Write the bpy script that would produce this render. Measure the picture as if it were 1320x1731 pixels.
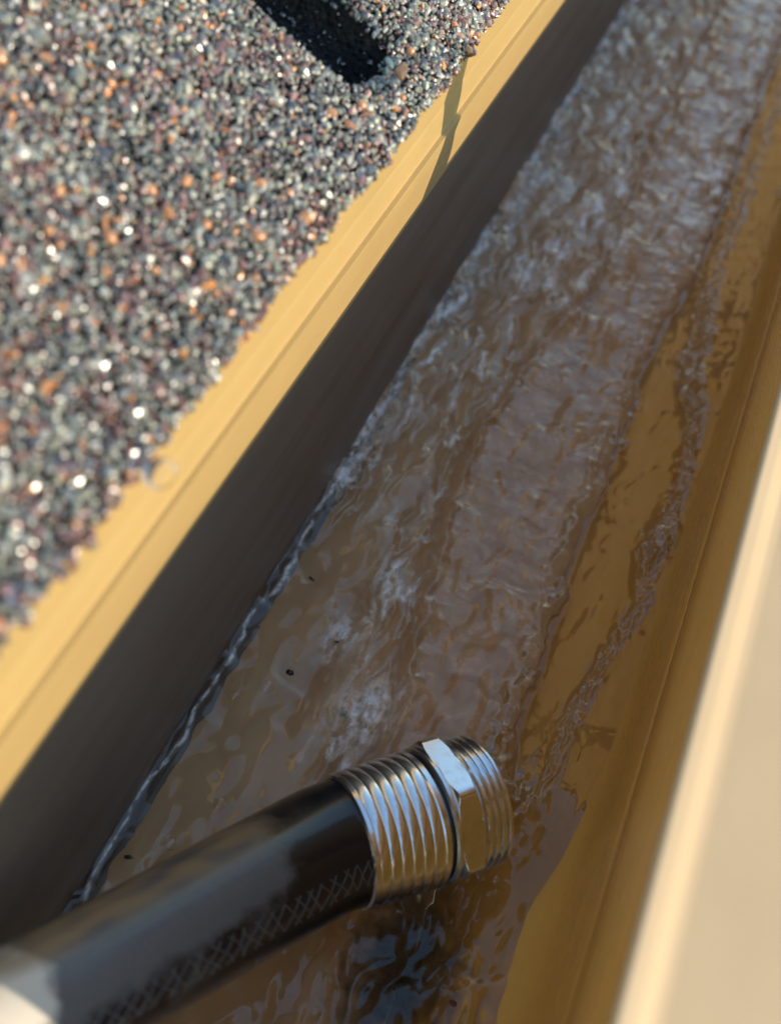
import bpy, bmesh, math, random
import numpy as np
from mathutils import Matrix, Vector

for o in list(bpy.data.objects):
    bpy.data.objects.remove(o, do_unlink=True)
SC = bpy.context.scene
COL = SC.collection
MM = 0.001                      # the scene is modelled in millimetres, written in metres
R = math.radians

# ------------------------------------------------------------------ camera
cam_d = bpy.data.cameras.new('camera')
cam = bpy.data.objects.new('camera', cam_d)
COL.objects.link(cam)
rt, up, fw = Vector((.90966, .37058, .18758)), Vector((-.40149, .66881, .62570)), Vector((-.10641, .64448, -.75718))
m = Matrix.Identity(4)
for i in range(3):
    m[i][0], m[i][1], m[i][2] = rt[i], up[i], -fw[i]
m[0][3], m[1][3], m[2][3] = 0, 0, 223 * MM
cam.matrix_world = m
cam_d.sensor_fit = 'VERTICAL'
cam_d.sensor_height = 36.0
cam_d.lens = 41.6
cam_d.clip_start = 0.005
cam_d.clip_end = 2000
cam_d.dof.use_dof = True
cam_d.dof.focus_distance = 0.247
cam_d.dof.aperture_fstop = 13.5
SC.camera = cam

# ------------------------------------------------------------------ sky and sun
SUN_T = 0.372                   # rise of the sun per unit along +X
SUN_E = math.atan(SUN_T)
w = bpy.data.worlds.new('World'); SC.world = w; w.use_nodes = True
nt = w.node_tree
sky = nt.nodes.new('ShaderNodeTexSky'); sky.sky_type = 'NISHITA'; sky.sun_disc = False
sky.sun_elevation = SUN_E; sky.sun_rotation = R(90); sky.altitude = 100
sky.air_density = 1.6; sky.dust_density = 0.1; sky.ozone_density = 1.9
bg = nt.nodes['Background']; bg.inputs['Strength'].default_value = 0.15
nt.links.new(sky.outputs[0], bg.inputs['Color'])
sd = bpy.data.lights.new('sun', 'SUN'); sd.energy = 2.55; sd.angle = R(0.5); sd.color = (1, .86, .66)
sun = bpy.data.objects.new('sun', sd); COL.objects.link(sun)
sun.rotation_euler = Vector((1, 0, SUN_T)).to_track_quat('Z', 'Y').to_euler()
sun.location = (2, 0, 1.5)

vs = SC.view_settings
vs.view_transform = 'Standard'; vs.look = 'None'; vs.gamma = 1; vs.exposure = 1.17
SC.render.engine = 'CYCLES'
cy = SC.cycles
cy.use_denoising = True
cy.max_bounces = 16; cy.transmission_bounces = 14; cy.glossy_bounces = 6; cy.diffuse_bounces = 5
cy.sample_clamp_indirect = 8; cy.sample_clamp_direct = 0
cy.blur_glossy = 0.3

# ------------------------------------------------------------------ helpers
rng = np.random.default_rng(7)
random.seed(7)


def fin(o, parent=None, label=None, cat=None, group=None, kind=None):
    if parent is not None: o.parent = parent
    if label: o['label'] = label
    if cat: o['category'] = cat
    if group: o['group'] = group
    if kind: o['kind'] = kind
    return o


def mesh_obj(name, verts, faces, mat, parent=None, smooth=True, **kw):
    me = bpy.data.meshes.new(name)
    me.from_pydata([tuple(v) for v in (np.asarray(verts, float) * MM)], [], [tuple(int(i) for i in f) for f in faces])
    me.update()
    if smooth: me.polygons.foreach_set('use_smooth', [True] * len(me.polygons))
    if mat: me.materials.append(mat)
    o = bpy.data.objects.new(name, me); COL.objects.link(o)
    return fin(o, parent, **kw)


def big_mesh(name, verts, faces, mat, parent=None, smooth=True, **kw):
    """fast path: faces is an (n,k) int array of equal-sided faces"""
    verts = np.asarray(verts, np.float32) * MM; faces = np.asarray(faces, np.int32)
    me = bpy.data.meshes.new(name); n, k = faces.shape
    me.vertices.add(len(verts)); me.vertices.foreach_set('co', verts.ravel())
    me.loops.add(n * k); me.loops.foreach_set('vertex_index', faces.ravel())
    me.polygons.add(n); me.polygons.foreach_set('loop_start', np.arange(0, n * k, k, dtype=np.int32))
    me.update(calc_edges=True)
    me.polygons.foreach_set('use_smooth', [smooth] * n)
    if mat: me.materials.append(mat)
    o = bpy.data.objects.new(name, me); COL.objects.link(o)
    return fin(o, parent, **kw)


def empty(name, loc=(0, 0, 0), **kw):
    o = bpy.data.objects.new(name, None); COL.objects.link(o)
    o.empty_display_size = 0.01; o.location = loc
    return fin(o, **kw)


def extrude_y(name, prof, ys, mat, parent=None, thick=0.0, smooth=False, wob=0.0, **kw):
    """sweep an x,z profile along y; thick gives the sheet a back face (offset along its normals)"""
    p = np.array(prof, float)
    if thick:
        d = np.gradient(p, axis=0); nn = np.stack([-d[:, 1], d[:, 0]], 1); nn /= np.linalg.norm(nn, axis=1)[:, None]
        ring = np.vstack([p, (p + nn * thick)[::-1]]); closed = True
    else:
        ring = p; closed = False
    ys = np.asarray(ys, float); n = len(ring)
    V = np.zeros((len(ys), n, 3))
    V[:, :, 0] = ring[None, :, 0] + wob * np.sin(ys / 61.0 + 1.3)[:, None] + wob * .6 * np.sin(ys / 23.0)[:, None]
    V[:, :, 1] = ys[:, None]; V[:, :, 2] = ring[None, :, 1]
    F = []
    for j in range(len(ys) - 1):
        for i in range(n if closed else n - 1):
            a, b = j * n + i, j * n + (i + 1) % n
            F.append((a, b, b + n, a + n))
    if closed:
        F.append(tuple(range(n))[::-1]); F.append(tuple((len(ys) - 1) * n + i for i in range(n)))
    o = mesh_obj(name, V.reshape(-1, 3), F, mat, parent, smooth=smooth, **kw)
    return o


def arc(cx, cz, r, a0, a1, n):
    return [(cx + r * math.cos(R(a0 + (a1 - a0) * i / n)), cz + r * math.sin(R(a0 + (a1 - a0) * i / n))) for i in range(n + 1)]


# numpy gradient noise --------------------------------------------------------
_P = np.random.default_rng(3).permutation(512); _P = np.concatenate([_P, _P, _P])
_G = np.random.default_rng(4).normal(size=(512, 2)); _G /= np.linalg.norm(_G, axis=1)[:, None]


def perlin(x, y, seed=0):
    x = np.asarray(x, float) + seed * 17.31; y = np.asarray(y, float) + seed * 9.77
    xi, yi = np.floor(x).astype(int), np.floor(y).astype(int); xf, yf = x - xi, y - yi
    u = xf ** 3 * (xf * (xf * 6 - 15) + 10); v = yf ** 3 * (yf * (yf * 6 - 15) + 10)

    def g(a, b):
        h = _P[(_P[(xi + a) % 512] + (yi + b)) % 512]
        return _G[h, 0] * (xf - a) + _G[h, 1] * (yf - b)
    return ((g(0, 0) * (1 - u) + g(1, 0) * u) * (1 - v) + (g(0, 1) * (1 - u) + g(1, 1) * u) * v) * 1.5


def fbm(x, y, oct=4, seed=0, gain=.5):
    s = 0; a = 1.0
    for i in range(oct):
        s = s + a * perlin(x * 2 ** i, y * 2 ** i, seed + i * 3); a *= gain
    return s


def sstep(a, b, x):
    t = np.clip((x - a) / (b - a), 0, 1); return t * t * (3 - 2 * t)


# ------------------------------------------------------------------ materials
def new_mat(name):
    mt = bpy.data.materials.new(name); mt.use_nodes = True
    return mt, mt.node_tree, mt.node_tree.nodes['Principled BSDF']


def N(t, kind, **kw):
    n = t.nodes.new(kind)
    for k, v in kw.items():
        if k in n.inputs: n.inputs[k].default_value = v
        else: setattr(n, k, v)
    return n


def mix_col(t, fac, a, b):
    n = t.nodes.new('ShaderNodeMix'); n.data_type = 'RGBA'
    for sock, v in ((n.inputs[0], fac), (n.inputs[6], a), (n.inputs[7], b)):
        if hasattr(v, 'is_linked'): t.links.new(v, sock)
        else: sock.default_value = v if not isinstance(v, tuple) else (*v, 1)
    return n.outputs[2]


def ramp(t, src, lo, hi, a=0.0, b=1.0):
    n = t.nodes.new('ShaderNodeMapRange')
    t.links.new(src, n.inputs[0]); n.inputs[1].default_value = lo; n.inputs[2].default_value = hi
    n.inputs[3].default_value = a; n.inputs[4].default_value = b
    return n.outputs[0]


def obj_coord(t, scale=(1, 1, 1)):
    tc = t.nodes.new('ShaderNodeTexCoord'); mp = t.nodes.new('ShaderNodeMapping')
    mp.inputs['Scale'].default_value = scale
    t.links.new(tc.outputs['Object'], mp.inputs[0]); return mp.outputs[0]


def noise(t, vec, scale, detail=4, rough=.55):
    n = N(t, 'ShaderNodeTexNoise', Scale=scale, Detail=detail, Roughness=rough)
    t.links.new(vec, n.inputs['Vector']); return n.outputs[0]


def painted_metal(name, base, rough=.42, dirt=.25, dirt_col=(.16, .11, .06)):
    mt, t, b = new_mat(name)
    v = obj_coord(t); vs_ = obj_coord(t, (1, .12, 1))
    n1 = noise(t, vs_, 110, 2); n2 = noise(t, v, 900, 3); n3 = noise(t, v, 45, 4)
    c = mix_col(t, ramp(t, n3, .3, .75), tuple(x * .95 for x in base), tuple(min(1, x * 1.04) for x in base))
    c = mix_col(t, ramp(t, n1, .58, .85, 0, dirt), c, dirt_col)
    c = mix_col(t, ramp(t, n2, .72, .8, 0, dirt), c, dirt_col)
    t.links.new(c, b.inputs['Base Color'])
    t.links.new(ramp(t, n1, .3, .8, rough * .85, rough * 1.25), b.inputs['Roughness'])
    bp = N(t, 'ShaderNodeBump', Strength=.12, Distance=.0002)
    t.links.new(noise(t, v, 700, 4), bp.inputs['Height']); t.links.new(bp.outputs[0], b.inputs['Normal'])
    b.inputs['Specular IOR Level'].default_value = .45
    return mt


TAN = (.425, .287, .112)
M_apron = painted_metal('tan_paint', TAN, .45, .06)
M_gutter = painted_metal('tan_paint_stained', (.70, .375, .085), .28, .12)
M_back = painted_metal('shaded_back_paint', (.135, .105, .08), .4, .4, (.08, .05, .03))  # back wall's shade put into a darker base, with dirt streaks over it
M_floor = painted_metal('silted_floor_paint', (.72, .46, .24), .4, .6, (.26, .15, .075))
M_lip = painted_metal('tan_paint_rim', (.44, .30, .165), .42, .05)

M_asph, t, b = new_mat('asphalt_mat')
b.inputs['Base Color'].default_value = (.014, .013, .013, 1); b.inputs['Roughness'].default_value = .6
vor = N(t, 'ShaderNodeTexVoronoi', Scale=900); t.links.new(obj_coord(t), vor.inputs['Vector'])
cr = t.nodes.new('ShaderNodeValToRGB'); sp = t.nodes.new('ShaderNodeSeparateColor')
t.links.new(vor.outputs['Color'], sp.inputs[0]); t.links.new(sp.outputs[0], cr.inputs[0])
cr.color_ramp.interpolation = 'CONSTANT'
el = cr.color_ramp.elements
el[0].color = (.006, .006, .007, 1); el[1].position = .4; el[1].color = (.010, .010, .009, 1)
b.inputs['Specular IOR Level'].default_value = .15
e_ = el.new(.65); e_.color = (.010, .007, .006, 1); e_ = el.new(.85); e_.color = (.004, .005, .006, 1)
t.links.new(cr.outputs[0], b.inputs['Base Color'])
bp = N(t, 'ShaderNodeBump', Strength=.8, Distance=.0008); t.links.new(vor.outputs['Distance'], bp.inputs['Height']); bp.invert = True
t.links.new(bp.outputs[0], b.inputs['Normal'])


def stone_mat(name, col=None):
    mt, t, b = new_mat(name)
    if col is None:
        a = t.nodes.new('ShaderNodeAttribute'); a.attribute_name = 'stone_colour'; src = a.outputs['Color']
    else:
        r_ = t.nodes.new('ShaderNodeRGB'); r_.outputs[0].default_value = (*col, 1); src = r_.outputs[0]
    n = noise(t, obj_coord(t), 1800, 3)
    t.links.new(mix_col(t, ramp(t, n, .35, .7), src, mix_col(t, .5, src, (.02, .018, .016))), b.inputs['Base Color'])
    b.inputs['Roughness'].default_value = .3
    b.inputs['Coat Weight'].default_value = 1; b.inputs['Coat IOR'].default_value = 1.8
    t.links.new(ramp(t, noise(t, obj_coord(t), 700, 2), .35, .65, .22, .5), b.inputs['Coat Roughness'])
    return mt


PALETTE = [((.235, .225, .165), .34), ((.150, .148, .125), .17), ((.055, .052, .050), .10), ((.200, .078, .054), .16),
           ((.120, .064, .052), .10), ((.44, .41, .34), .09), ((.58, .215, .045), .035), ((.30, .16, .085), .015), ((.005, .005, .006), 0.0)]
M_gran = stone_mat('granule_mix')
M_stones = [stone_mat('granule_stone_%d' % i, c) for i, (c, _) in enumerate(PALETTE)]


def clear_mat(name, tint=(1, 1, 1), rough=0.0, ior=1.333):
    mt, t, b = new_mat(name)
    b.inputs['Base Color'].default_value = (*tint, 1); b.inputs['Roughness'].default_value = rough
    b.inputs['IOR'].default_value = ior; b.inputs['Transmission Weight'].default_value = 1
    return mt


M_drop = clear_mat('water_drop_mat')

# flowing water: clear, with a milky aerated fraction carried by the mesh attribute 'air'
M_water, t, b = new_mat('flowing_water')
b.inputs['IOR'].default_value = 1.42; b.inputs['Roughness'].default_value = .015
b.inputs['Coat Weight'].default_value = .35; b.inputs['Coat IOR'].default_value = 1.5; b.inputs['Coat Roughness'].default_value = .01
at = t.nodes.new('ShaderNodeAttribute'); at.attribute_name = 'air'
n1 = noise(t, obj_coord(t, (1, .7, 1)), 520, 5, .6)
fo = t.nodes.new('ShaderNodeMath'); fo.operation = 'MULTIPLY'
t.links.new(at.outputs['Fac'], fo.inputs[0]); t.links.new(ramp(t, n1, .40, .72, .3, 1), fo.inputs[1])
t.links.new(mix_col(t, fo.outputs[0], (.97, .86, .70), (.78, .43, .155)), b.inputs['Base Color'])
tr = ramp(t, fo.outputs[0], 0, 1, 1, .25)
fa = t.nodes.new('ShaderNodeAttribute'); fa.attribute_name = 'foam_sky'
n3 = noise(t, obj_coord(t, (1, .5, 1)), 480, 5, .62)
ff = t.nodes.new('ShaderNodeMath'); ff.operation = 'MULTIPLY'
t.links.new(fa.outputs['Fac'], ff.inputs[0]); t.links.new(ramp(t, n3, .40, .58, .12, 1), ff.inputs[1])
t.links.new(mix_col(t, ff.outputs[0], b.inputs['Base Color'].links[0].from_socket, (.90, .90, .91)), b.inputs['Base Color'])
tm = t.nodes.new('ShaderNodeMath'); tm.operation = 'MULTIPLY'
t.links.new(tr, tm.inputs[0]); t.links.new(ramp(t, ff.outputs[0], 0, 1, 1, .1), tm.inputs[1])
t.links.new(tm.outputs[0], b.inputs['Transmission Weight'])
bp = N(t, 'ShaderNodeBump', Strength=.07, Distance=.0006)
n2 = noise(t, obj_coord(t, (.7, 1, 1)), 700, 4, .6)
mu = t.nodes.new('ShaderNodeMath'); mu.operation = 'MULTIPLY'
t.links.new(n2, mu.inputs[0]); t.links.new(at.outputs['Fac'], mu.inputs[1]); t.links.new(mu.outputs[0], bp.inputs['Height'])
t.links.new(bp.outputs[0], b.inputs['Normal'])

M_hose, t, b = new_mat('hose_rubber')
at = t.nodes.new('ShaderNodeAttribute'); at.attribute_name = 'dust_sunlit'
nn = noise(t, obj_coord(t), 260, 5, .6); nf = noise(t, obj_coord(t), 1500, 3)
ad = t.nodes.new('ShaderNodeMath'); ad.operation = 'ADD'
t.links.new(at.outputs['Fac'], ad.inputs[0]); t.links.new(ramp(t, nn, .25, .75, -.16, .16), ad.inputs[1])
du = ramp(t, ad.outputs[0], .30, .72)
dc = mix_col(t, nf, (.06, .063, .07), (.125, .122, .118))
dc = mix_col(t, ramp(t, ad.outputs[0], 1.25, 1.6), dc, (.52, .48, .41))  # pale tone painting the sunlit hose end
am = t.nodes.new('ShaderNodeAttribute'); am.attribute_name = 'gold_reflect'
hc = mix_col(t, du, (.008, .009, .012), dc)
t.links.new(mix_col(t, am.outputs['Fac'], hc, (.30, .20, .10)), b.inputs['Base Color'])  # tan tone stands for the sunlit metal's reflection
t.links.new(ramp(t, du, 0, 1, .18, .42), b.inputs['Roughness'])
bp = N(t, 'ShaderNodeBump', Strength=.25, Distance=.0003); t.links.new(nn, bp.inputs['Height']); t.links.new(bp.outputs[0], b.inputs['Normal'])

b.inputs['Coat Weight'].default_value = .25; b.inputs['Coat Roughness'].default_value = .14; b.inputs['Specular IOR Level'].default_value = .35
M_braid, t, b = new_mat('braid_thread')
b.inputs['Base Color'].default_value = (.085, .085, .085, 1); b.inputs['Roughness'].default_value = .35

M_steel, t, b = new_mat('brushed_steel')
b.inputs['Metallic'].default_value = 1
nn = noise(t, obj_coord(t), 420, 5, .65)
t.links.new(mix_col(t, ramp(t, nn, .5, .8), (.76, .78, .81), (.58, .59, .61)), b.inputs['Base Color'])
t.links.new(ramp(t, nn, (.3), .75, .12, .24), b.inputs['Roughness'])
bp = N(t, 'ShaderNodeBump', Strength=.12, Distance=.0001); t.links.new(noise(t, obj_coord(t), 2600, 3), bp.inputs['Height'])
t.links.new(bp.outputs[0], b.inputs['Normal'])

M_rubber, t, b = new_mat('seal_rubber')
b.inputs['Base Color'].default_value = (.01, .01, .01, 1); b.inputs['Roughness'].default_value = .4
M_speck, t, b = new_mat('speck_grit')
b.inputs['Base Color'].default_value = (.012, .010, .009, 1); b.inputs['Roughness'].default_value = .35
M_redspeck, t, b = new_mat('speck_red')
b.inputs['Base Color'].default_value = (.09, .014, .008, 1); b.inputs['Roughness'].default_value = .4
M_shadow_twig, t, b = new_mat('added_twig_bark')
nn = noise(t, obj_coord(t), 500, 4); t.links.new(mix_col(t, nn, (.07, .04, .022), (.18, .12, .07)), b.inputs['Base Color'])
b.inputs['Roughness'].default_value = .8
M_shadow_leaf, t, b = new_mat('added_dry_leaf')
nn = noise(t, obj_coord(t), 300, 4); t.links.new(mix_col(t, nn, (.16, .08, .03), (.28, .16, .06)), b.inputs['Base Color'])
b.inputs['Roughness'].default_value = .7
M_wood, t, b = new_mat('painted_wood')
nn = noise(t, obj_coord(t, (1, .1, 1)), 120, 4); t.links.new(mix_col(t, nn, (.38, .30, .2), (.48, .39, .27)), b.inputs['Base Color'])
M_ground, t, b = new_mat('garden_ground')
nn = noise(t, obj_coord(t), 3, 6); t.links.new(mix_col(t, nn, (.06, .075, .03), (.14, .11, .07)), b.inputs['Base Color'])
b.inputs['Roughness'].default_value = .9

# ------------------------------------------------------------------ ground far below the eave
mesh_obj('ground', [(-4e5, -4e5, -3200), (4e5, -4e5, -3200), (4e5, 4e5, -3200), (-4e5, 4e5, -3200)], [(0, 1, 2, 3)], M_ground,
         smooth=False, kind='structure', label='garden ground far below the eave')

# ------------------------------------------------------------------ gutter
YS = list(np.linspace(39, 1500, 110))
YB = list(np.linspace(-260, 39, 14))
gut = empty('gutter', (0, 0, 0), label='tan painted metal rain gutter carrying running water below the shingles', cat='gutter')
back = [(-49.9, 101), (-49.5, 40), (-49.4, 34), (-49.0, 30), (-49.2, -4)] + arc(-45.9, -4.5, 3.3, 180, 270, 5)[1:]
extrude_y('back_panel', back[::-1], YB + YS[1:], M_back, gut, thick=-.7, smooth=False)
flo = [(-46.0, -8.0), (-22, -8.35), (0, -8.5), (13.9, -8.3)]
extrude_y('bottom_panel', flo, YB + YS[1:], M_floor, gut, thick=-.7)
front = [(14.0, -8.28), (16.5, -7.5), (20, -5.8), (26, -2.6), (31, .6), (34.2, 4.0), (36.2, 8.0), (37.2, 12.5), (37.5, 18), (37.2, 27), (36.2, 40), (35.7, 46.6), (36.5, 47.6), (36.4, 48.2), (35.0, 49.2), (33.6, 64), (32.0, 80), (30.2, 97), (29.5, 100.6), (29.2, 101.6)]
extrude_y('front_panel', front, YS, M_gutter, gut, thick=-.7, smooth=True)
notch = [(14.0, -8.28), (16.5, -7.5), (20, -5.8), (26, -2.6), (31, .6), (34.2, 4.0), (36.2, 8.0), (37.2, 12.5), (37.5, 18), (37.2, 27), (36.7, 34)]
extrude_y('sun_gap_panel', notch, [12, 20, 30, 39], M_gutter, gut, thick=-.7)  # unseen gap added in the wall so sun reaches the hose
extrude_y('front_panel', front, list(np.linspace(-260, 12, 14)), M_gutter, gut, thick=-.7)
rim = [(28.85, 101.7)] + arc(29.4, 101.95, .5, 180, 60, 4) + [(31.2, 101.75), (33.4, 100.3), (34.6, 99.9), (52.0, 96.9)] + arc(51.4, 94.8, 2.1, 75, -10, 5) + \
      [(53.2, 74), (50, 66), (43.5, 44), (40, 24), (39, 10), (36, -3), (30, -8), (18, -9.6)]
extrude_y('front_rim', rim, YS, M_lip, gut, thick=-.6)
extrude_y('front_rim', rim, list(np.linspace(-260, 12, 14)), M_lip, gut, thick=-.6)

# fascia board behind the gutter
o = extrude_y('fascia_board', [(-52, 98), (-52, -120), (-72, -120), (-72, 98), (-52, 98)], [-300, 1500], M_wood,
              label='pale timber fascia board behind the gutter', cat='fascia')

# ------------------------------------------------------------------ drip edge flashing
prof = [(-62, 107.9), (-50, 107.2), (-48.2, 106.9), (-47.7, 106.6), (-47.55, 106.0), (-48.3, 96.3), (-48.2, 95.6), (-47.75, 88.9), (-47.7, 88.7), (-46.65, 88.72),
        (-46.6, 88.4), (-47.6, 75), (-47.9, 71.5), (-48.3, 70.6)]
extrude_y('drip_edge', prof, list(np.linspace(-260, 1500, 180)), M_apron, thick=-.55, wob=.1,
          label='sunlit tan metal drip edge folded under the shingle edge', cat='drip edge')

# ------------------------------------------------------------------ roof
PITCH = R(22); CP, SP = math.cos(PITCH), math.sin(PITCH)
EX, EZ = -46.4, 109.9


def slot(u, v):
    return sstep(175.5, 178, v) * (1 - sstep(190.5, 193, v)) * sstep(8 + .25 * np.abs(v - 186), 11 + .25 * np.abs(v - 186), u)


def roof_h(u, v):
    h = .35 * fbm(u / 22, v / 26, 3, 5) - 6.5 * slot(u, v)
    h = h + 1.6 * np.exp(-((v - 202) / 9) ** 2) * sstep(-4, 18, u)
    return h - .8 * np.exp(-np.clip(u, 0, None) / 2.0)


def eave(v):
    return .75 * fbm(v / 9.0, v * 0 + 3.3, 3, 9) + .5 * perlin(v / 40.0, v * 0 + 1.1, 2)


def roof_pt(u, v, h):
    h = h + 0.0
    return np.stack([EX + eave(v) * np.exp(-np.clip(u, 0, None) / 6) - u * CP + SP * h, v + 0 * u, EZ + u * SP + CP * h], -1)


roof = empty('shingle_roof', (0, 0, 0), label='granule covered asphalt shingle roof edge above the drip edge', cat='roof')
vv = np.concatenate([np.linspace(-260, 20, 30)[:-1], np.arange(20, 330, 1.2), np.linspace(330, 1500, 60)])
uu = np.concatenate([np.arange(0, 80, 1.2), np.linspace(80, 600, 30)])
U, Vg = np.meshgrid(uu, vv)
top = roof_pt(U, Vg, roof_h(U, Vg) - .25)
bot = roof_pt(U * 0 + uu[None, :], Vg, np.zeros_like(U) - 3.4 - 4.5 * slot(U, Vg))
nv, nu = U.shape
idx = np.arange(nv * nu).reshape(nv, nu)
F = np.stack([idx[:-1, :-1], idx[1:, :-1], idx[1:, 1:], idx[:-1, 1:]], -1).reshape(-1, 4)[:, ::-1]
off = nv * nu
Fb = np.stack([idx[:-1, :-1], idx[1:, :-1], idx[1:, 1:], idx[:-1, 1:]], -1).reshape(-1, 4) + off
Fe = np.stack([idx[:-1, 0], idx[1:, 0], idx[1:, 0] + off, idx[:-1, 0] + off], -1)
shingle = big_mesh('shingle', np.vstack([top.reshape(-1, 3), bot.reshape(-1, 3)]), np.vstack([F, Fb, Fe]), M_asph, roof)
o = extrude_y('roof_deck', [(EX - 6, EZ - 10.2), (EX - 6 - 590 * CP, EZ - 10.2 + 590 * SP), (EX - 6 - 590 * CP, EZ - 22 + 590 * SP), (EX - 14, EZ - 22), (EX - 6, EZ - 10.2)],
              [-255, 1495], M_wood, roof)

# granules: squashed, rotated 20-faced stones
ph = (1 + 5 ** .5) / 2
ICO = np.array([(-1, ph, 0), (1, ph, 0), (-1, -ph, 0), (1, -ph, 0), (0, -1, ph), (0, 1, ph), (0, -1, -ph), (0, 1, -ph),
                (ph, 0, -1), (ph, 0, 1), (-ph, 0, -1), (-ph, 0, 1)]) / math.sqrt(1 + ph * ph)
ICF = np.array([(0, 11, 5), (0, 5, 1), (0, 1, 7), (0, 7, 10), (0, 10, 11), (1, 5, 9), (5, 11, 4), (11, 10, 2), (10, 7, 6), (7, 1, 8),
                (3, 9, 4), (3, 4, 2), (3, 2, 6), (3, 6, 8), (3, 8, 9), (4, 9, 5), (2, 4, 11), (6, 2, 10), (8, 6, 7), (9, 8, 1)])
U1, U2, V1, V2 = -0.4, 84.0, 22.0, 330.0
cell = .84
gu, gv = np.meshgrid(np.arange(U1, U2, cell), np.arange(V1, V2, cell))
gu = gu.ravel() + rng.uniform(-.55, .55, gu.size) * cell; gv = gv.ravel() + rng.uniform(-.55, .55, gv.size) * cell
n0 = len(gu)
edge_v = np.arange(V1, V2, .55); edge_v = edge_v + rng.uniform(-.3, .3, len(edge_v))     # extra stones along the cut edge
gu = np.concatenate([gu, rng.uniform(-.7, .5, len(edge_v))]); gv = np.concatenate([gv, edge_v])
n = len(gu)
size = np.clip(rng.lognormal(math.log(.56), .38, n), .27, 1.5)
size[n0:] *= .8
s_slot = slot(gu, gv)
probs = np.array([p for _, p in PALETTE]); probs /= probs.sum()
kind = rng.choice(len(PALETTE), n, p=probs)
# patches where one mineral dominates
pt = fbm(gu / 14, gv / 14, 3, 21)
sw = (pt > .35) & (rng.random(n) < .35); kind[sw] = 3
sw = (pt < -.35) & (rng.random(n) < .35); kind[sw] = 2
kind[(s_slot > .4) & (rng.random(n) < .8)] = 2  # slot stones darkened as if in shadow
size[kind == 6] *= 1.2
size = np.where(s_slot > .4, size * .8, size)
hh = roof_h(gu, gv) + rng.uniform(-.1, .35, n) * size
hh[n0:] -= rng.uniform(0, 2.6, n - n0)
keep = ~((s_slot > .35) & (rng.random(n) < .8))
gu, gv, hh, size, kind, s_slot = (a_[keep] for a_ in (gu, gv, hh, size, kind, s_slot)); n = len(gu)
P = roof_pt(gu, gv, hh)
kind[(s_slot > .5)] = 8  # near-black stones: the slot's shadow put into their colour


def stone_shape(r):
    a = r.normal(size=(3, 3)); q, _ = np.linalg.qr(a)
    sc_ = np.array([r.uniform(.85, 1.35), r.uniform(.7, 1.0), r.uniform(.5, .8)])
    return (ICO * r.uniform(.8, 1.15, (12, 1)) * sc_) @ q.T


SHAPES = np.array([stone_shape(rng) for _ in range(160)])
sh = rng.integers(0, 160, n)
# the 300 nearest and largest inside the photographed wedge become stones of their own
dist = np.linalg.norm(P - np.array([0, 0, 223.0]), axis=1)
inview = (P[:, 1] > 59 + (-45 - P[:, 0]) * 1.52) & (P[:, 1] < 245) & (gu > 0)
score = np.where(inview, size / dist * np.where(kind == 6, 1.35, 1.0), -1)
pick = np.argsort(-score)[:300]
single = np.zeros(n, bool); single[pick] = True
rest = np.where(~single)[0]
Vs = (SHAPES[sh[rest]] * size[rest][:, None, None] + P[rest][:, None, :]).reshape(-1, 3)
Fs = (ICF[None] + (np.arange(len(rest)) * 12)[:, None, None]).reshape(-1, 3)
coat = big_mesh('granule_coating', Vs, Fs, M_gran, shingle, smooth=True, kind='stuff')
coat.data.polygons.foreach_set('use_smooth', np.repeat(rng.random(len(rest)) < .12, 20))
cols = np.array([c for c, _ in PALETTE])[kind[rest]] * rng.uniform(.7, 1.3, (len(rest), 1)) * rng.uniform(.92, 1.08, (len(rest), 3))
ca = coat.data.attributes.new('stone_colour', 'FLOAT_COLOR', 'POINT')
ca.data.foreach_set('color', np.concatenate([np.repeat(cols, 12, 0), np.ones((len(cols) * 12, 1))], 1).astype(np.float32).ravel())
gmeshes = []
for k in range(24):
    me = bpy.data.meshes.new('granule')
    me.from_pydata([tuple(v) for v in SHAPES[k] * MM], [], [tuple(int(i) for i in f) for f in ICF]); me.update()
    me.polygons.foreach_set('use_smooth', [k % 4 == 0] * 20); me.materials.append(M_stones[0]); gmeshes.append(me)
for i in pick:
    g = bpy.data.objects.new('granule', gmeshes[int(sh[i]) % 24]); COL.objects.link(g)
    g.parent = shingle; g.location = Vector(P[i] * MM); g.scale = (size[i],) * 3
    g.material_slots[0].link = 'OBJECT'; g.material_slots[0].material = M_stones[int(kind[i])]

# ------------------------------------------------------------------ hose path
HP = np.array([(-85, -95, 165), (-62, -48, 148), (-45, -8, 106), (-42.5, 15, 74), (-40.6, 26, 59.5), (-37.0, 37.3, 48.7), (-31.3, 49.8, 39.6),
               (-24.5, 65.2, 29.2), (-16.1, 83.3, 18.6), (-9.8, 95.4, 12.9), (-5.6, 101.0, 11.3)])
HR = np.array([9.2, 9.2, 9.2, 9.3, 9.3, 9.5, 10.2, 11.0, 11.7, 12.1, 12.3])
AX = np.array([15.4, 16.3, -1.9]); AX /= np.linalg.norm(AX)
REF = np.array([.093, -.372, .923])
HP = np.vstack([HP, HP[-1] + AX * 5]); HR = np.append(HR, 12.2)


def catmull(P_, R_, m_):
    out, ro = [], []
    n_ = len(P_)
    for i in range(n_ - 1):
        p0, p1, p2, p3 = P_[max(i - 1, 0)], P_[i], P_[i + 1], P_[min(i + 2, n_ - 1)]
        for j in range(m_):
            s = j / m_
            out.append(.5 * ((2 * p1) + (-p0 + p2) * s + (2 * p0 - 5 * p1 + 4 * p2 - p3) * s * s + (-p0 + 3 * p1 - 3 * p2 + p3) * s ** 3))
            ro.append(R_[i] * (1 - s) + R_[i + 1] * s)
    out.append(P_[-1]); ro.append(R_[-1])
    return np.array(out), np.array(ro)


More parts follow.
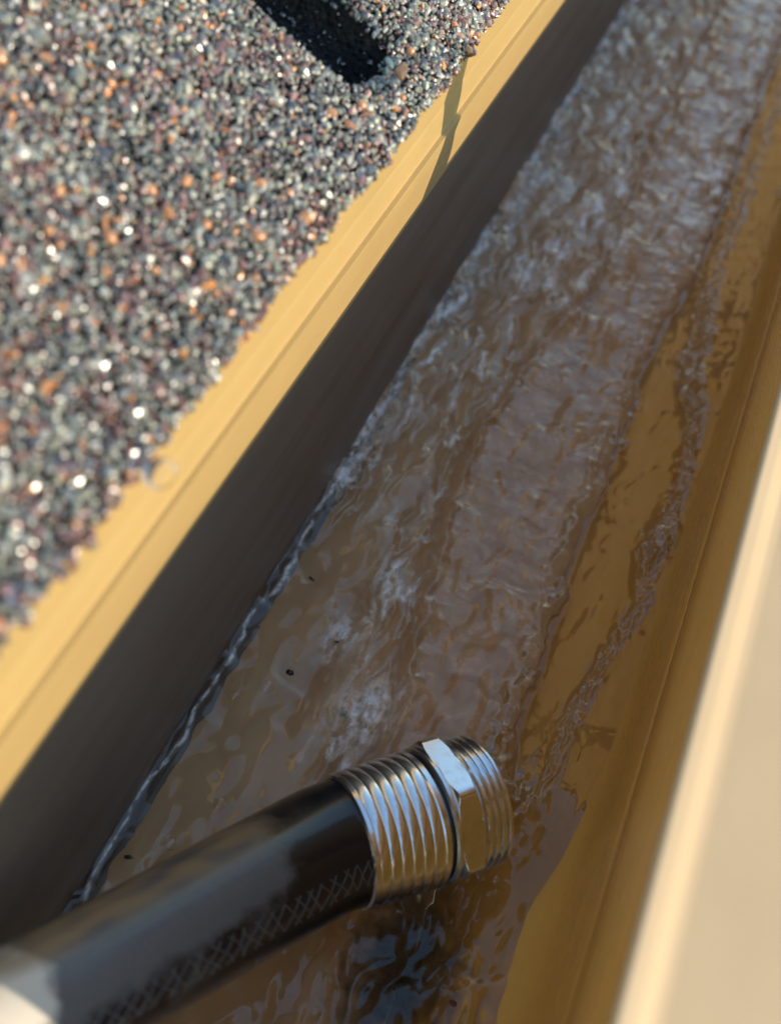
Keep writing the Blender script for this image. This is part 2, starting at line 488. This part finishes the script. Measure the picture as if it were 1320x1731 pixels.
HC, HRR = catmull(HP, HR, 14)


def frames(C_):
    T = np.gradient(C_, axis=0); T /= np.linalg.norm(T, axis=1)[:, None]
    B = REF[None] - (T @ REF)[:, None] * T; B /= np.linalg.norm(B, axis=1)[:, None]
    S = np.cross(T, B)                       # to the side
    return T, B, S


def tube(C_, R_, nseg=64):
    T, B, S = frames(C_); a = np.linspace(0, 2 * np.pi, nseg, endpoint=False)
    V_ = C_[:, None, :] + R_[:, None, None] * (np.cos(a)[None, :, None] * B[:, None, :] + np.sin(a)[None, :, None] * S[:, None, :])
    k = len(C_); ix = np.arange(k * nseg).reshape(k, nseg)
    F_ = np.stack([ix[:-1], ix[1:], np.roll(ix, -1, 1)[1:], np.roll(ix, -1, 1)[:-1]], -1).reshape(-1, 4)
    return V_, F_, a


hose = empty('garden_hose', (0, 0, 0), label='black garden hose with steel fitting lying in the gutter water', cat='hose')
V_, F_, ang = tube(HC, HRR)
L = np.concatenate([[0], np.cumsum(np.linalg.norm(np.diff(HC, axis=0), axis=1))])
Lend = L[-1] - L                                        # distance back from the ferrule
AA, LL = np.meshgrid(ang, Lend)
side = np.sin(AA)                                       # +1 / -1 the two silhouettes
T0, B0, S0 = frames(HC)
dn = np.sign(S0[-30][2]) * -1                           # which sign of sin is the lower side
low = side * dn
dust_sunlit = .95 - .62 * sstep(-.05, .55, low) - .9 * sstep(1, 0, (LL - 22) / 16.0) + .85 * sstep(79, 88, LL)  # dust on the upper side; last term paints the sunlit end pale
dust_sunlit += .22 * fbm(LL / 16, AA * 2.2, 3, 40)
dust_sunlit = np.where(np.cos(AA) < -.2, .1, dust_sunlit)
tubeo = big_mesh('hose_tube', V_.reshape(-1, 3), F_, M_hose, hose)
gold_reflect = sstep(.35, .8, -low) * sstep(14, 40, LL) * np.clip(.75 + .8 * fbm(LL / 12, AA * 3, 3, 44), 0, 1)  # golden reflection of the drip edge painted along the hose top
ma = tubeo.data.attributes.new('gold_reflect', 'FLOAT', 'POINT'); ma.data.foreach_set('value', gold_reflect.astype(np.float32).ravel())
da = tubeo.data.attributes.new('dust_sunlit', 'FLOAT', 'POINT'); da.data.foreach_set('value', np.clip(dust_sunlit, 0, 1.7).astype(np.float32).ravel())

# woven stripe: crossing threads proud of the rubber along the lower side
bv, bf = [], []
fine = np.linspace(0, len(HC) - 1, 700)
ii = np.clip(fine.astype(int), 0, len(HC) - 2); fr = fine - ii


def lerp(A_): return A_[ii] * (1 - fr).reshape(-1, *([1] * (A_.ndim - 1))) + A_[ii + 1] * fr.reshape(-1, *([1] * (A_.ndim - 1)))


Cf, Rf, Bf, Sf, Lf = lerp(HC), lerp(HRR), lerp(B0), lerp(S0), lerp(Lend)


def surf(l, a, dr):
    k = np.interp(-l, -Lf, np.arange(len(Lf)))
    j = int(min(k, len(Lf) - 2)); q = k - j
    c_ = Cf[j] * (1 - q) + Cf[j + 1] * q; r_ = Rf[j] + dr
    return c_ + r_ * (math.cos(a) * Bf[j] + math.sin(a) * Sf[j])


A0, A1 = R(23) * dn, R(47) * dn
for d_ in (1, -1):
    for l0 in np.arange(1.0, 150, 3.4):
        pts_ = []
        for s in np.linspace(0, 1, 7):
            a_ = A0 + (A1 - A0) * (s if d_ > 0 else 1 - s)
            l_ = l0 + s * 4.6 + .55 * math.sin(l0 * 3.1 + s * 5 * math.sin(l0))
            pts_.append((l_, a_))
        base_ = len(bv)
        for (l_, a_) in pts_:
            bv += [surf(l_ - .17, a_, .0), surf(l_, a_, .16), surf(l_ + .17, a_, .0)]
        for k in range(len(pts_) - 1):
            q = base_ + k * 3
            bf += [(q, q + 1, q + 4, q + 3), (q + 1, q + 2, q + 5, q + 4)]
mesh_obj('woven_stripe', bv, bf, M_braid, tubeo)

# ------------------------------------------------------------------ fitting (turned parts along the axis AX)
FO = np.array([-5.6, 101.0, 11.3])
FB = REF - (REF @ AX) * AX; FB /= np.linalg.norm(FB); FS = np.cross(AX, FB)


def lathe(name, prof_, mat, parent, nseg=96, hexr=None, smooth=True, ang0=0.0):
    """prof_ = (distance along the axis, radius); hexr = across-flats radius that cuts six flats"""
    V2, F2 = [], []
    for (l_, r_) in prof_:
        for k in range(nseg):
            a_ = 2 * math.pi * k / nseg
            rr = r_
            if hexr:
                ah = a_ % (math.pi / 3) - math.pi / 6
                rr = min(r_, hexr / math.cos(ah))
            V2.append(FO + AX * l_ + rr * (math.cos(a_ + ang0) * FB + math.sin(a_ + ang0) * FS))
    m2 = len(prof_)
    for i in range(m2 - 1):
        for k in range(nseg):
            k2 = (k + 1) % nseg
            F2.append((i * nseg + k, i * nseg + k2, (i + 1) * nseg + k2, (i + 1) * nseg + k))
    o = mesh_obj(name, V2, F2, mat, parent, smooth=smooth)
    if smooth:
        o.data.set_sharp_from_angle(angle=R(32))
    return o


fp = [(-1.6, 11.6), (-1.8, 12.5), (-1.5, 12.95), (-.7, 13.05)]
x0 = -.5
for k in range(6):                                      # rolled crimp rings
    r0 = 12.95 + .08 * k
    for s in np.linspace(0, 1, 7):
        fp.append((x0 + 2.15 * s, r0 + .20 * math.sin(math.pi * s) ** .5))
    x0 += 2.25
fp += [(13.2, 13.55), (14.3, 13.5), (14.8, 13.1), (14.9, 11.8)]
lathe('crimp_ferrule', fp, M_steel, hose)
lathe('seal_ring', [(14.6, 11.0), (14.7, 12.5), (15.5, 12.5), (15.6, 11.0)], M_rubber, hose)
lathe('collar_ring', [(15.4, 11.4), (15.45, 13.3), (15.8, 13.75), (16.5, 13.8), (16.9, 13.5), (17.0, 11.8)], M_steel, hose)
lathe('hex_nut', [(16.6, 11.8), (16.65, 14.3), (16.7, 14.5)] + [(16.7 + .03 * k_, 14.5 + .05 * k_) for k_ in range(1, 15)] + [(18.2, 15.2), (20.2, 15.2)] + [(20.8 + .03 * k_, 15.15 - .05 * k_) for k_ in range(0, 22)] + [(21.6, 13.4), (21.7, 11.8)],
      M_steel, hose, nseg=192, hexr=13.45, ang0=R(-7))
tp = [(21.3, 11.6), (21.5, 12.7), (21.9, 12.75)]
x0 = 21.9
for k in range(4):
    for (s, r_) in ((0, 12.6), (.25, 12.65), (.55, 13.35), (.8, 13.38), (1.0, 12.7)):
        tp.append((x0 + 1.55 * s, r_))
    x0 += 1.6
tp += [(x0, 12.4), (x0 + .5, 12.35), (x0 + .7, 12.0), (x0 + .7, 9.6), (x0 - 6, 9.4)]
lathe('threaded_end', tp, M_steel, hose)
MOUTH = FO + AX * x0

# ------------------------------------------------------------------ running water
xs = np.arange(-49.6, 37.4, .42)
ysn = [52.0]
while ysn[-1] < 1500:
    y_ = ysn[-1]; ysn.append(y_ + (.42 if y_ < 330 else .42 + (y_ - 330) * .0035))
ysn = np.concatenate([np.arange(-255, 52, 4.0), np.array(ysn)])
WX, WY = np.meshgrid(xs, ysn)


def path(y, pts):
    p_ = np.array(pts, float); return np.interp(y, p_[:, 0], p_[:, 1])


wob = 1.1 * perlin(WY / 17, WY * 0 + .5, 31) + .5 * perlin(WY / 5.5, WY * 0 + .5, 33)
w2 = 1.3 * fbm(WX / 6, WY / 7, 3, 35)
xc = path(WY, [(100, -9), (138, -10.2), (180, -17.8), (230, -23), (271, -18.9), (306, -10), (345, -12), (420, -16), (520, -14), (1500, -14)]) + wob + w2
xr0 = path(WY, [(100, 21), (118, 18.5), (152, 16.1), (196, 14.4), (280, 12.3), (350, 17.7), (480, 16.1), (1500, 18)])
xr = xr0 + 1.6 * wob + 1.6 * w2
down = sstep(108, 132, WY)                                    # below the mouth only
pool = (1 - sstep(-30, -20, WX + (WY - 140) * .12)) * (1 - sstep(165, 205, WY)) + (1 - sstep(96, 120, WY))
pool = np.clip(pool, 0, 1)
right = sstep(-1.2, 1.6, WX - xr)                             # calm strip by the front wall
strm = np.clip(1 - pool - right, 0, 1)
rightstream = strm * sstep(0, 3, WX - xc)
leftstream = strm * (1 - sstep(0, 3, WX - xc))
wx = WX + 2.6 * fbm(WX / 11, WY / 14, 2, 50); wy = WY + 3.6 * fbm(WX / 9, WY / 9, 2, 54)
h = np.zeros_like(WX)
# calm pool: broad lazy undulation and a few fold lines; almost flat behind the hose
quiet = .35 + .65 * sstep(96, 122, WY)
h += pool * (1.25 * quiet * fbm(wx / 13, wy / 15, 2, 60) + .55 * fbm(wx / 4.8, wy / 9, 2, 62) * sstep(-.1, .35, perlin(WX / 12, WY / 12, 64)))
h += (1 - sstep(88, 106, WY)) * (.85 * fbm(wx / 6.5, wy / 8, 2, 63))
# left band: streaks drawn out along the flow, broken by patches of rough water
far0 = sstep(255, 340, WY)
pa = sstep(0, .5, fbm(WX / 12, WY / 26, 2, 65) + .12)
rid = 1 - 2 * np.abs(fbm(wx / 3.6, wy / 13.0, 3, 66))
h += leftstream * (1.7 * fbm(wx / 9, wy / 24, 2, 68) + (.18 + .55 * pa) * rid + (1.15 - .5 * far0) * pa * fbm(wx / 4.2, wy / 8.0, 2, 70))
# right band: a smooth raised tongue crossed by short transverse ripples
far = sstep(255, 340, WY)
pb = sstep(-.05, .5, fbm(WX / 9, WY / 15, 2, 72) + .05) * (.6 + 1.0 * far)
h += rightstream * (1.0 + pb * ((.55 - .3 * far) * fbm(wx / 8.0 + wy / 16, wy / 2.8, 2, 74) + .08 * perlin(wx / 4, wy / 1.1, 77)) + (1.0 + .4 * far) * fbm(wx / 10, wy / 20, 2, 79) + far * .8 * fbm(wx / 12, wy / 7, 2, 81))
# dark groove between the two bands, and the lip of the tongue
gm = strm * down * (.75 + .5 * perlin(WY / 21, WY * 0 + .3, 80)) * (1 - .75 * sstep(300, 335, WY))
h -= gm * 2.6 * np.exp(-((WX - xc) / .85) ** 2)
h += gm * 1.2 * np.exp(-((WX - xc - 2.4) / 1.5) ** 2)
h += (.5 + 1.1 * fbm(WX / 4, WY / 5, 2, 82)) * np.exp(-((WX - xr + 2.2) / 2.0) ** 2) * strm * down
# the sheet of water swept up against the front wall: slopes up and mirrors the sunlit metal opposite
sl = np.clip(WX - xr0 - 2.0 - .8 * wob, 0, 30) * (.42 + .58 * sstep(104, 138, WY))
h += right * (.35 * sl + .0055 * sl * sl - .7 * np.exp(-np.clip(WX - xr0, 0, None) / 1.6) + .09 * fbm(wx / 5, wy / 34, 2, 84) + .03 * perlin(wx / 1.6, wy / 16, 86))
# froth chain winding along that sheet
xch = path(WY, [(100, 27), (124, 24.5), (140, 26.5), (155, 27.2), (170, 29), (190, 33.2), (205, 32.0), (215, 32.6), (238, 33.0), (262, 30.5), (274, 27.5), (286, 25), (300, 26.5), (318, 23.5), (1500, 26)]) + .7 * wob
cw = path(WY, [(100, 1.0), (140, 1.4), (155, 2.2), (168, 1.6), (190, 2.0), (208, 3.2), (225, 1.8), (250, 2.0), (270, 3.4), (285, 3.2), (312, 3.0), (1500, 2)])
chain = np.exp(-np.abs((WX - xch) / (.85 * cw)) ** 3) * sstep(122, 136, WY) * (1 - .85 * sstep(316, 332, WY))
fil = 1 - 2 * np.abs(fbm(wx / 1.9, wy / 5.5, 3, 90))
h += chain * (1.0 * fil + .7 * fbm(WX / 1.7, WY / 4.0, 3, 92))
bk = np.exp(-np.clip(WX + 48.4, 0, None) / 3.0)
h += bk * sstep(165, 215, WY) * (.8 + 1.7 * fbm(WX / 3.6, WY / 7, 3, 94))
# wavering meniscus at the back wall
mw = .45 + 2.3 * np.clip(fbm(WY / 16, WY * 0 + .7, 3, 96) + .12, 0, 1) ** 1.2
h += .32 * mw * np.exp(-np.clip(WX + 48.9, 0, None) / mw)
# boil further up the stream
for (bx, by, ba, br) in ((-14, 350, 1.6, 5), (-9, 334, 1.2, 4), (-22, 372, 1.1, 5), (-30, 300, 1.2, 5), (-14, 132, 1.5, 5), (-20, 143, .9, 4)):
    h += ba * np.exp(-((WX - bx) ** 2 + ((WY - by) / 1.3) ** 2) / br ** 2) * (.6 + .7 * fbm(WX / 2.5, WY / 2.5, 3, 98))
# the jet leaving the hose mouth
jx, jy = MOUTH[0] + 3.5, MOUTH[1] + 4
al = (WX - jx) * AX[0] + (WY - jy) * AX[1]; ac = -(WX - jx) * AX[1] + (WY - jy) * AX[0]
h += 5.0 * np.exp(-(ac / 9) ** 2) * np.exp(-(np.clip(al, 0, None) / 9) ** 2) * sstep(-7, 0, al) * (1 + .25 * fbm(WX / 3, WY / 3, 3, 101))
# fine chop everywhere the water runs
h += down * (.012 + .03 * strm) * fbm(WX / 1.6, WY / 1.9, 2, 105)
air = np.clip(leftstream * (.16 + .4 * fbm(wx / 5, wy / 20, 3, 110)) + rightstream * (.36 + .5 * fbm(wx / 8, wy / 4, 3, 112)) + bk * .7 * sstep(170, 230, WY)
              + chain * (.1 + .25 * fbm(WX / 2, WY / 5, 3, 114)) + 1.2 * np.exp(-((WX + 15) ** 2 + ((WY - 134) / 1.4) ** 2) / 40) + .3 * strm * far, 0, 1) * down
nv, nu = WX.shape
ix = np.arange(nv * nu).reshape(nv, nu)
F = np.stack([ix[:-1, :-1], ix[:-1, 1:], ix[1:, 1:], ix[1:, :-1]], -1).reshape(-1, 4)
wat = big_mesh('water', np.stack([WX, WY, h], -1).reshape(-1, 3), F, M_water, kind='structure', label='clear running water in the gutter')
dbk = np.clip(WX + 48.7, 0, None)
foam_sky = np.exp(-dbk / (3.0 + 3.5 * np.clip(fbm(WY / 18, WY * 0 + .2, 2, 129), 0, 1))) * sstep(180, 230, WY) * np.clip(.75 + 1.9 * fbm(WX / 4.5, WY / 11, 3, 130), 0, 1.5)
lo_ = .9 + 1.1 * mw + .8 * perlin(WY / 12, WY * 0 + .9, 140)
foam_sky = foam_sky + 1.0 * np.exp(-((dbk - lo_) / (.22 + .20 * mw)) ** 2) * (1 - sstep(190, 230, WY))  # white line paints the sky's reflection on the meniscus
foam_sky = foam_sky + leftstream * np.clip(1.5 * fbm(wx / 4, wy / 17, 3, 132) - .3, 0, 1) + .85 * sstep(315, 375, WY) * sstep(-9, 2, WX) * (1 - right) * np.clip(.75 + 1.0 * fbm(wx / 11, wy / 6, 3, 134), 0, 1.2)  # streaks of foam at left; far right whitened as painted sky reflection
for (bx, by, br) in ((-15, 134, 5.0), (-20, 350, 4.0), (-9, 334, 4.0), (-16, 366, 3.5), (-31, 300, 4.5), (-24, 318, 3), (-27, 150, 3.5), (-24, 170, 3)):  # froth by the ferrule, and white dabs painting sparkles on the boils
    foam_sky = foam_sky + 1.1 * np.exp(-((WX - bx) ** 2 + ((WY - by) / 1.7) ** 2) / br ** 2)
foam_sky = np.clip(foam_sky + .12 * chain * np.clip(fil, 0, 1), 0, 1) * sstep(70, 76, WY)
wf = wat.data.attributes.new('foam_sky', 'FLOAT', 'POINT'); wf.data.foreach_set('value', foam_sky.astype(np.float32).ravel())
wa = wat.data.attributes.new('air', 'FLOAT', 'POINT'); wa.data.foreach_set('value', air.astype(np.float32).ravel())


def water_z(x, y):
    j = int(np.clip(np.searchsorted(ysn, y), 0, nv - 1)); i = int(np.clip(round((x - xs[0]) / .42), 0, nu - 1))
    return float(h[j, i])


# painted shade behind the hose end: thins out to nothing at its edge
M_hose_shade, t, b = new_mat('hose_shade_tone')
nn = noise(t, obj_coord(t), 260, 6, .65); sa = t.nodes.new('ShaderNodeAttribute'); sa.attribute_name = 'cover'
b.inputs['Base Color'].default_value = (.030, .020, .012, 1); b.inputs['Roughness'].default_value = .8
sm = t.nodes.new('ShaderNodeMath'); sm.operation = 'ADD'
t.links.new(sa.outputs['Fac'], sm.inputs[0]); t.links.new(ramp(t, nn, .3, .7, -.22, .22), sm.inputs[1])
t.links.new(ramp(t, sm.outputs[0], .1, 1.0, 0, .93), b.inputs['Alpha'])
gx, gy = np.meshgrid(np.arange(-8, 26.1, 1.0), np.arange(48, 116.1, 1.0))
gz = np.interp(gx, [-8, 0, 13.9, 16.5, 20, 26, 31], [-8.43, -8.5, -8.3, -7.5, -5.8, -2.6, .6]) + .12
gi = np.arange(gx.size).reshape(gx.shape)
hose_shade = big_mesh('hose_shade', np.stack([gx, gy, gz], -1).reshape(-1, 3), np.stack([gi[:-1, :-1], gi[:-1, 1:], gi[1:, 1:], gi[1:, :-1]], -1).reshape(-1, 4), M_hose_shade,
                kind='stuff', label='dark patch on the gutter floor painting the shade under the hose end')
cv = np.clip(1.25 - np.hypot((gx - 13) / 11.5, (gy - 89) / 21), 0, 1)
sc_ = hose_shade.data.attributes.new('cover', 'FLOAT', 'POINT'); sc_.data.foreach_set('value', cv.astype(np.float32).ravel())

# ------------------------------------------------------------------ bubbles (thin domes on the water)
def sphere_bm(r, sub=3):
    bm = bmesh.new(); bmesh.ops.create_icosphere(bm, subdivisions=sub, radius=r); return bm


bub_me = bpy.data.meshes.new('bubble')
bm = sphere_bm(1.0 * MM)
inner = bmesh.ops.create_icosphere(bm, subdivisions=3, radius=.965 * MM)
bmesh.ops.reverse_faces(bm, faces=list({f for v in inner['verts'] for f in v.link_faces}))
bm.to_mesh(bub_me); bm.free()
bub_me.polygons.foreach_set('use_smooth', [True] * len(bub_me.polygons)); bub_me.materials.append(M_drop)


def bubble(x, y, r, label, group=None, lift=.45):
    o = bpy.data.objects.new('bubble', bub_me); COL.objects.link(o)
    o.location = Vector((x, y, water_z(x, y) + r * lift)) * MM; o.scale = (r, r, r * .85)
    fin(o, None, label, 'bubble', group)


bubble(22.8, 285, 2.9, 'large round bubble, uppermost in the froth along the front wall')
bubble(26.2, 276, 2.5, 'bubble just below the uppermost large one in the froth chain')
bubble(26.4, 268, 2.9, 'bright rimmed bubble, third from the top of the froth chain')
bubble(32.0, 209.5, 3.6, 'widest bubble halfway down the froth along the front wall')
bubble(29.6, 206.0, 2.0, 'small bubble clinging to the widest one beside the front wall')
bubble(27.4, 152.5, 1.6, 'small bluish bubble at the lower end of the froth chain')
bubble(-36.3, 129.5, 1.5, 'oval bubble in the calm brown water above the hose')
bubble(-41.5, 124.5, 1.2, 'bubble near the back wall in the calm water')
bubble(-37.5, 89.5, 1.3, 'bubble touching the upper side of the hose')
bubble(-33.0, 101, 1.2, 'small bubble in the golden reflection above the hose')
bubble(20.5, 134, 1.5, 'bubble in the splash just past the hose mouth')
for k in range(16):
    a_ = random.uniform(0, 6.28); q = random.random() ** .5
    bubble(-15 + 6.5 * q * math.cos(a_), 134 + 8 * q * math.sin(a_), random.uniform(.4, 1.2), 'tiny clear bubble in the froth above the steel ferrule', 'froth above the ferrule')
for k in range(22):
    y_ = random.choice([random.gauss(274, 9), random.gauss(209, 6), random.gauss(160, 8), random.gauss(300, 8)])
    x_ = float(np.interp(y_, [140, 155, 170, 190, 205, 238, 262, 274, 286, 300, 318], [26.5, 27.2, 29, 33.2, 32, 33, 30.5, 27.5, 25, 26.5, 23.5])) + random.gauss(0, 1.5)
    bubble(x_, y_, random.uniform(.5, 1.3), 'tiny clear bubble in the froth along the front wall', 'froth along the front wall', .5)
for k in range(10):
    bubble(random.uniform(17, 25), random.uniform(98, 112), random.uniform(.5, 1.1), 'tiny bubble in the dark water beside the threaded end', 'bubbles beside the threaded end')

# ------------------------------------------------------------------ water drops on the shingle edge
drop_me = bpy.data.meshes.new('water_drop')
bm = sphere_bm(MM, 4)
for v in bm.verts:
    if v.co.z > 0: v.co.z *= .75
bm.to_mesh(drop_me); bm.free()
drop_me.polygons.foreach_set('use_smooth', [True] * len(drop_me.polygons)); drop_me.materials.append(M_drop)
for (x, y, z, r, lab) in ((-43.9, 88.0, 108.6, 2.0, 'largest clear water drop hanging from the shingle edge'),
                          (-45.4, 69.2, 110.6, 1.25, 'glinting water drop on the shingle edge near the lower left'),
                          (-47.0, 62.5, 111.6, 1.3, 'water drop on the shingle edge nearest the frame\'s left side'),
                          (-46.0, 86.0, 111.0, 1.0, 'small water drop just behind the largest one on the shingles')):
    o = bpy.data.objects.new('water_drop', drop_me); COL.objects.link(o)
    o.location = Vector((x, y, z)) * MM; o.scale = (r, r * 1.1, r)
    fin(o, None, lab, 'water drop')

# ------------------------------------------------------------------ grit floating in the water
for (x, y, r, mt, lab) in ((-33.7, 136.0, 1.0, M_speck, 'black grit speck in calm water left of the froth, largest one'),
                           (-27.6, 148.2, .55, M_speck, 'tiny black speck up and right of the largest one'),
                           (-39.9, 161.4, .7, M_speck, 'black speck close to the back wall waterline'),
                           (-43.2, 83.5, .8, M_speck, 'black speck beside the hose near the back wall'),
                           (24.0, 85.5, 1.0, M_redspeck, 'dark red speck at the foot of the front wall')):
    me = bpy.data.meshes.new('grit_speck')
    me.from_pydata([tuple(v) for v in stone_shape(rng) * r * MM * np.array([1.3, .9, .6])], [], [tuple(int(i) for i in f) for f in ICF]); me.update(); me.materials.append(mt)
    o = bpy.data.objects.new('grit_speck', me); COL.objects.link(o); o.location = Vector((x, y, water_z(x, y) + .15)) * MM
    fin(o, None, lab, 'grit')

# ------------------------------------------------------------------ unseen stem and leaf added to cast shadows on drip edge and shingles
shadow_caster = empty('shadow_twig', (33 * MM, 219 * MM, 101 * MM), label='unseen stem and leaf added on the front rim to cast shadows', cat='shadow_caster')


def local_tube(name, pts_, rad, mat, parent, ns=10):
    C2, R2 = catmull(np.array(pts_, float), np.array(rad, float), 6)
    T2 = np.gradient(C2, axis=0); T2 /= np.linalg.norm(T2, axis=1)[:, None]
    X2 = np.cross(T2, [0.3, .1, .05]); X2 /= np.linalg.norm(X2, axis=1)[:, None]; Y2 = np.cross(T2, X2)
    a = np.linspace(0, 2 * np.pi, ns, endpoint=False)
    V2 = C2[:, None] + R2[:, None, None] * (np.cos(a)[None, :, None] * X2[:, None] + np.sin(a)[None, :, None] * Y2[:, None])
    k = len(C2); i2 = np.arange(k * ns).reshape(k, ns)
    F2 = np.stack([i2[:-1], i2[1:], np.roll(i2, -1, 1)[1:], np.roll(i2, -1, 1)[:-1]], -1).reshape(-1, 4)
    return mesh_obj(name, V2.reshape(-1, 3), F2, mat, parent)


local_tube('shadow_stem', [(0, 0, -1), (0, -.3, 6), (0, -1.2, 14), (0, -.6, 22), (0, -2.6, 29), (0, -4.2, 34), (0, -12, 39), (0, -24, 43), (0, -29, 46)],
           [9.0, 7.5, 4.4, 5.6, 5.4, 3.4, .7, .4, .4], M_shadow_twig, shadow_caster)  # added stem, shaped to throw the strip of shadow on the drip edge
lv, lf = [], []
NL = 14
for i in range(NL + 1):
    s = i / NL
    wd = 8.2 * (math.sin(math.pi * min(1, s * .93 + .07)) ** .45)
    for j in range(9):
        q = j / 8 * 2 - 1
        lv.append((4.5 * q * q + 1.5 * math.sin(s * 4), -34.5 + q * wd + 1.2 * math.sin(s * 6), 43.5 + 36 * s + .8 * math.sin(q * 7)))
for i in range(NL):
    for j in range(8):
        a_ = i * 9 + j; lf.append((a_, a_ + 1, a_ + 10, a_ + 9))
lo = mesh_obj('shadow_leaf', lv, lf, M_shadow_leaf, shadow_caster)  # added leaf, placed to shade the roof slot
md = lo.modifiers.new('thickness', 'SOLIDIFY'); md.thickness = .5 * MM
